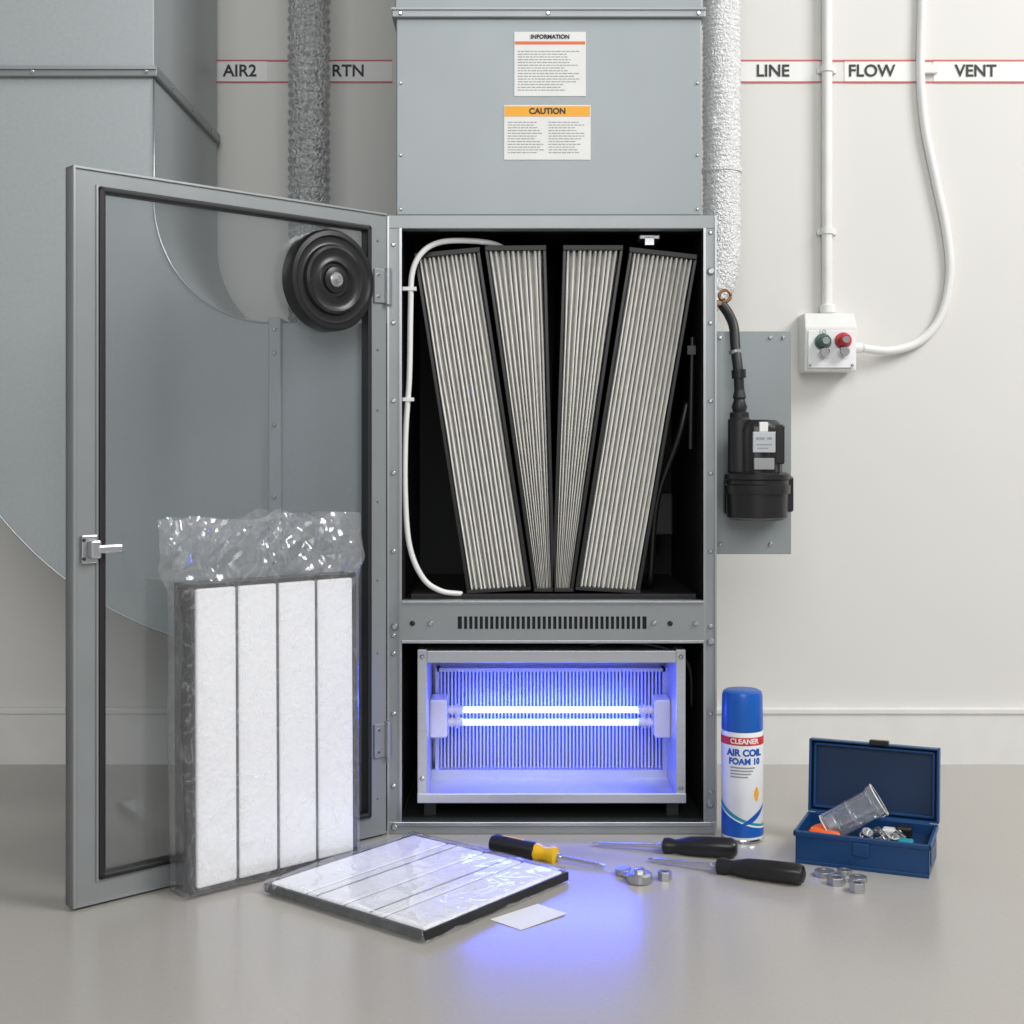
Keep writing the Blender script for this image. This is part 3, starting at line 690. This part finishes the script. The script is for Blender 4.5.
# ---------------------------------------------------------------- screwdrivers
def screwdriver(end, neck, tip, style):
    end = Vector(end); neck = Vector(neck); tip = Vector(tip)
    root = empty("screwdriver", end)
    axd = (tip - end).normalized(); q = axd.to_track_quat('X', 'Z'); root.rotation_mode = 'QUATERNION'; root.rotation_quaternion = q
    L = (neck - end).length; T = (tip - end).length
    r = 0.0165
    fl = lambda t, h: 1 - 0.06 * (0.5 + 0.5 * math.cos(6 * t)) * (1 if 0.008 < h < L * 0.72 else 0.0)
    if style == 'yellow':
        r = 0.0150
        lathe("handle", [(0.006, 0), (0.011, 0.002), (r, 0.010), (r, L * 0.25), (r * 0.95, L * 0.5), (r * 0.98, L * 0.66), (r * 0.90, L * 0.69)], M_rub, root, axis=(1, 0, 0), seg=48, flute=fl)
        lathe("collar", [(r * 0.90, L * 0.68), (r * 0.92, L * 0.72), (r * 0.72, L * 0.78), (r * 0.72, L * 0.86), (r * 0.95, L * 0.92), (r * 0.9, L * 0.98), (r * 0.4, L)], M_yel, root, axis=(1, 0, 0), seg=40)
        boxes("grip_inlay", [(0.02, L * 0.5, -0.0015, 0.0015, r - 0.003, r + 0.0004)], M_yel, root, bevel=0.0005)
    else:
        lathe("handle", [(0.007, 0), (0.012, 0.002), (r * 0.97, 0.009), (r * 1.0, L * 0.35), (r * 0.96, L * 0.62), (r * 0.75, L * 0.74), (r * 0.62, L * 0.82), (r * 0.8, L * 0.9), (r * 0.75, L * 0.97), (r * 0.35, L)], M_blkp, root, axis=(1, 0, 0), seg=48, flute=fl)
    lathe("ferrule", [(0.0046, L - 0.001), (0.0046, L + 0.006), (0.0034, L + 0.008)], M_chrome, root, axis=(1, 0, 0), seg=20)
    lathe("shaft", [(0.0032, L), (0.0032, T - 0.012), (0.0028, T - 0.010)], M_chrome, root, axis=(1, 0, 0), seg=16)
    V = [(T - 0.011, a, b) for a in (-0.0026, 0.0026) for b in (-0.0026, 0.0026)] + [(T, a, b) for a in (-0.0038, 0.0038) for b in (-0.0008, 0.0008)]
    obj("blade", V, [(0, 1, 3, 2), (4, 6, 7, 5), (0, 4, 5, 1), (2, 3, 7, 6), (0, 2, 6, 4), (1, 5, 7, 3)], M_chrome, root)
    return root
screwdriver((-0.034, -0.106, 0.0152), (0.070, -0.158, 0.0115), (0.143, -0.194, 0.005), 'yellow')
screwdriver((0.352, -0.140, 0.0165), (0.238, -0.106, 0.0115), (0.129, -0.075, 0.0045), 'black')
screwdriver((0.428, -0.270, 0.0165), (0.308, -0.207, 0.012), (0.211, -0.157, 0.0045), 'black')

wr = empty("ratchet_adapter", (0.186, -0.250, 0), (0, 0, math.radians(-58)))
boxes("bar", [(-0.040, 0.0, -0.008, 0.008, 0.001, 0.009)], M_chrome, wr, bevel=0.002)
lathe("head", [(0.017, 0.0), (0.019, 0.002), (0.019, 0.012), (0.015, 0.015), (0.011, 0.015)], M_satin, wr, loc=(0.004, 0, 0))
lathe("drive", [(0.008, 0.014), (0.008, 0.020), (0.004, 0.021)], M_chrome, wr, loc=(0.004, 0, 0), seg=6)
lathe("tail", [(0.011, 0.0), (0.012, 0.002), (0.012, 0.010), (0.009, 0.011)], M_satin, wr, loc=(-0.036, 0, 0))

def nut(loc, r, hh, hexa=True, rot=0.0, axis=None):
    V = []; F = []; n = 24
    def ro(t):
        if not hexa: return r
        a = (t % (math.pi / 3)) - math.pi / 6
        return r * math.cos(math.pi / 6) / math.cos(a)
    for (f, z) in ((ro, 0.0), (ro, hh), (lambda t: r * 0.52, hh), (lambda t: r * 0.52, 0.0)):
        for i in range(n):
            t = 2 * math.pi * i / n; V.append((f(t) * math.cos(t + rot), f(t) * math.sin(t + rot), z))
    for j in range(4):
        for i in range(n):
            F.append((j * n + i, j * n + (i + 1) % n, ((j + 1) % 4) * n + (i + 1) % n, ((j + 1) % 4) * n + i))
    o = obj("metal_nut", V, F, M_satin, bevel=0.0006)
    o.location = loc
    return o
nut((0.2265, -0.242, 0), 0.0105, 0.013)
nut((0.468, -0.224, 0), 0.0150, 0.008, False)
nut((0.500, -0.216, 0), 0.011, 0.007, False)
nut((0.476, -0.262, 0), 0.0140, 0.011)
nut((0.511, -0.252, 0), 0.0130, 0.008, False)
nut((0.498, -0.296, 0), 0.0120, 0.014)

# ---------------------------------------------------------------- lights
def area(name, loc, target, size, power, col=(1, 1, 1), sy=None):
    l = bpy.data.lights.new(name, 'AREA'); l.energy = power; l.size = size; l.color = col
    if sy: l.shape = 'RECTANGLE'; l.size_y = sy
    o = bpy.data.objects.new(name, l); o.location = loc
    o.rotation_euler = (Vector(target) - Vector(loc)).to_track_quat('-Z', 'Y').to_euler()
    C.objects.link(o); return o
area("softbox_right", (2.9, -1.5, 3.3), (0.5, 0.4, 0.6), 1.5, 122, (1, 0.988, 0.97))
area("softbox_front", (0.1, -4.2, 2.4), (0, 0, 0.6), 2.2, 72, (0.99, 0.995, 1))
wd = bpy.data.worlds.new("world"); bpy.context.scene.world = wd; wd.use_nodes = True
wd.node_tree.nodes["Background"].inputs[0].default_value = (0.97, 0.985, 1, 1)
wd.node_tree.nodes["Background"].inputs[1].default_value = 0.34

# ---------------------------------------------------------------- camera
cam = bpy.data.cameras.new("camera"); cam.lens = 46.4; cam.sensor_width = 36
cam.shift_y = -57 / 1024
co_ = bpy.data.objects.new("camera", cam); co_.location = (0, -2.2, 0.63); co_.rotation_euler = (math.radians(90), 0, 0)
C.objects.link(co_); bpy.context.scene.camera = co_
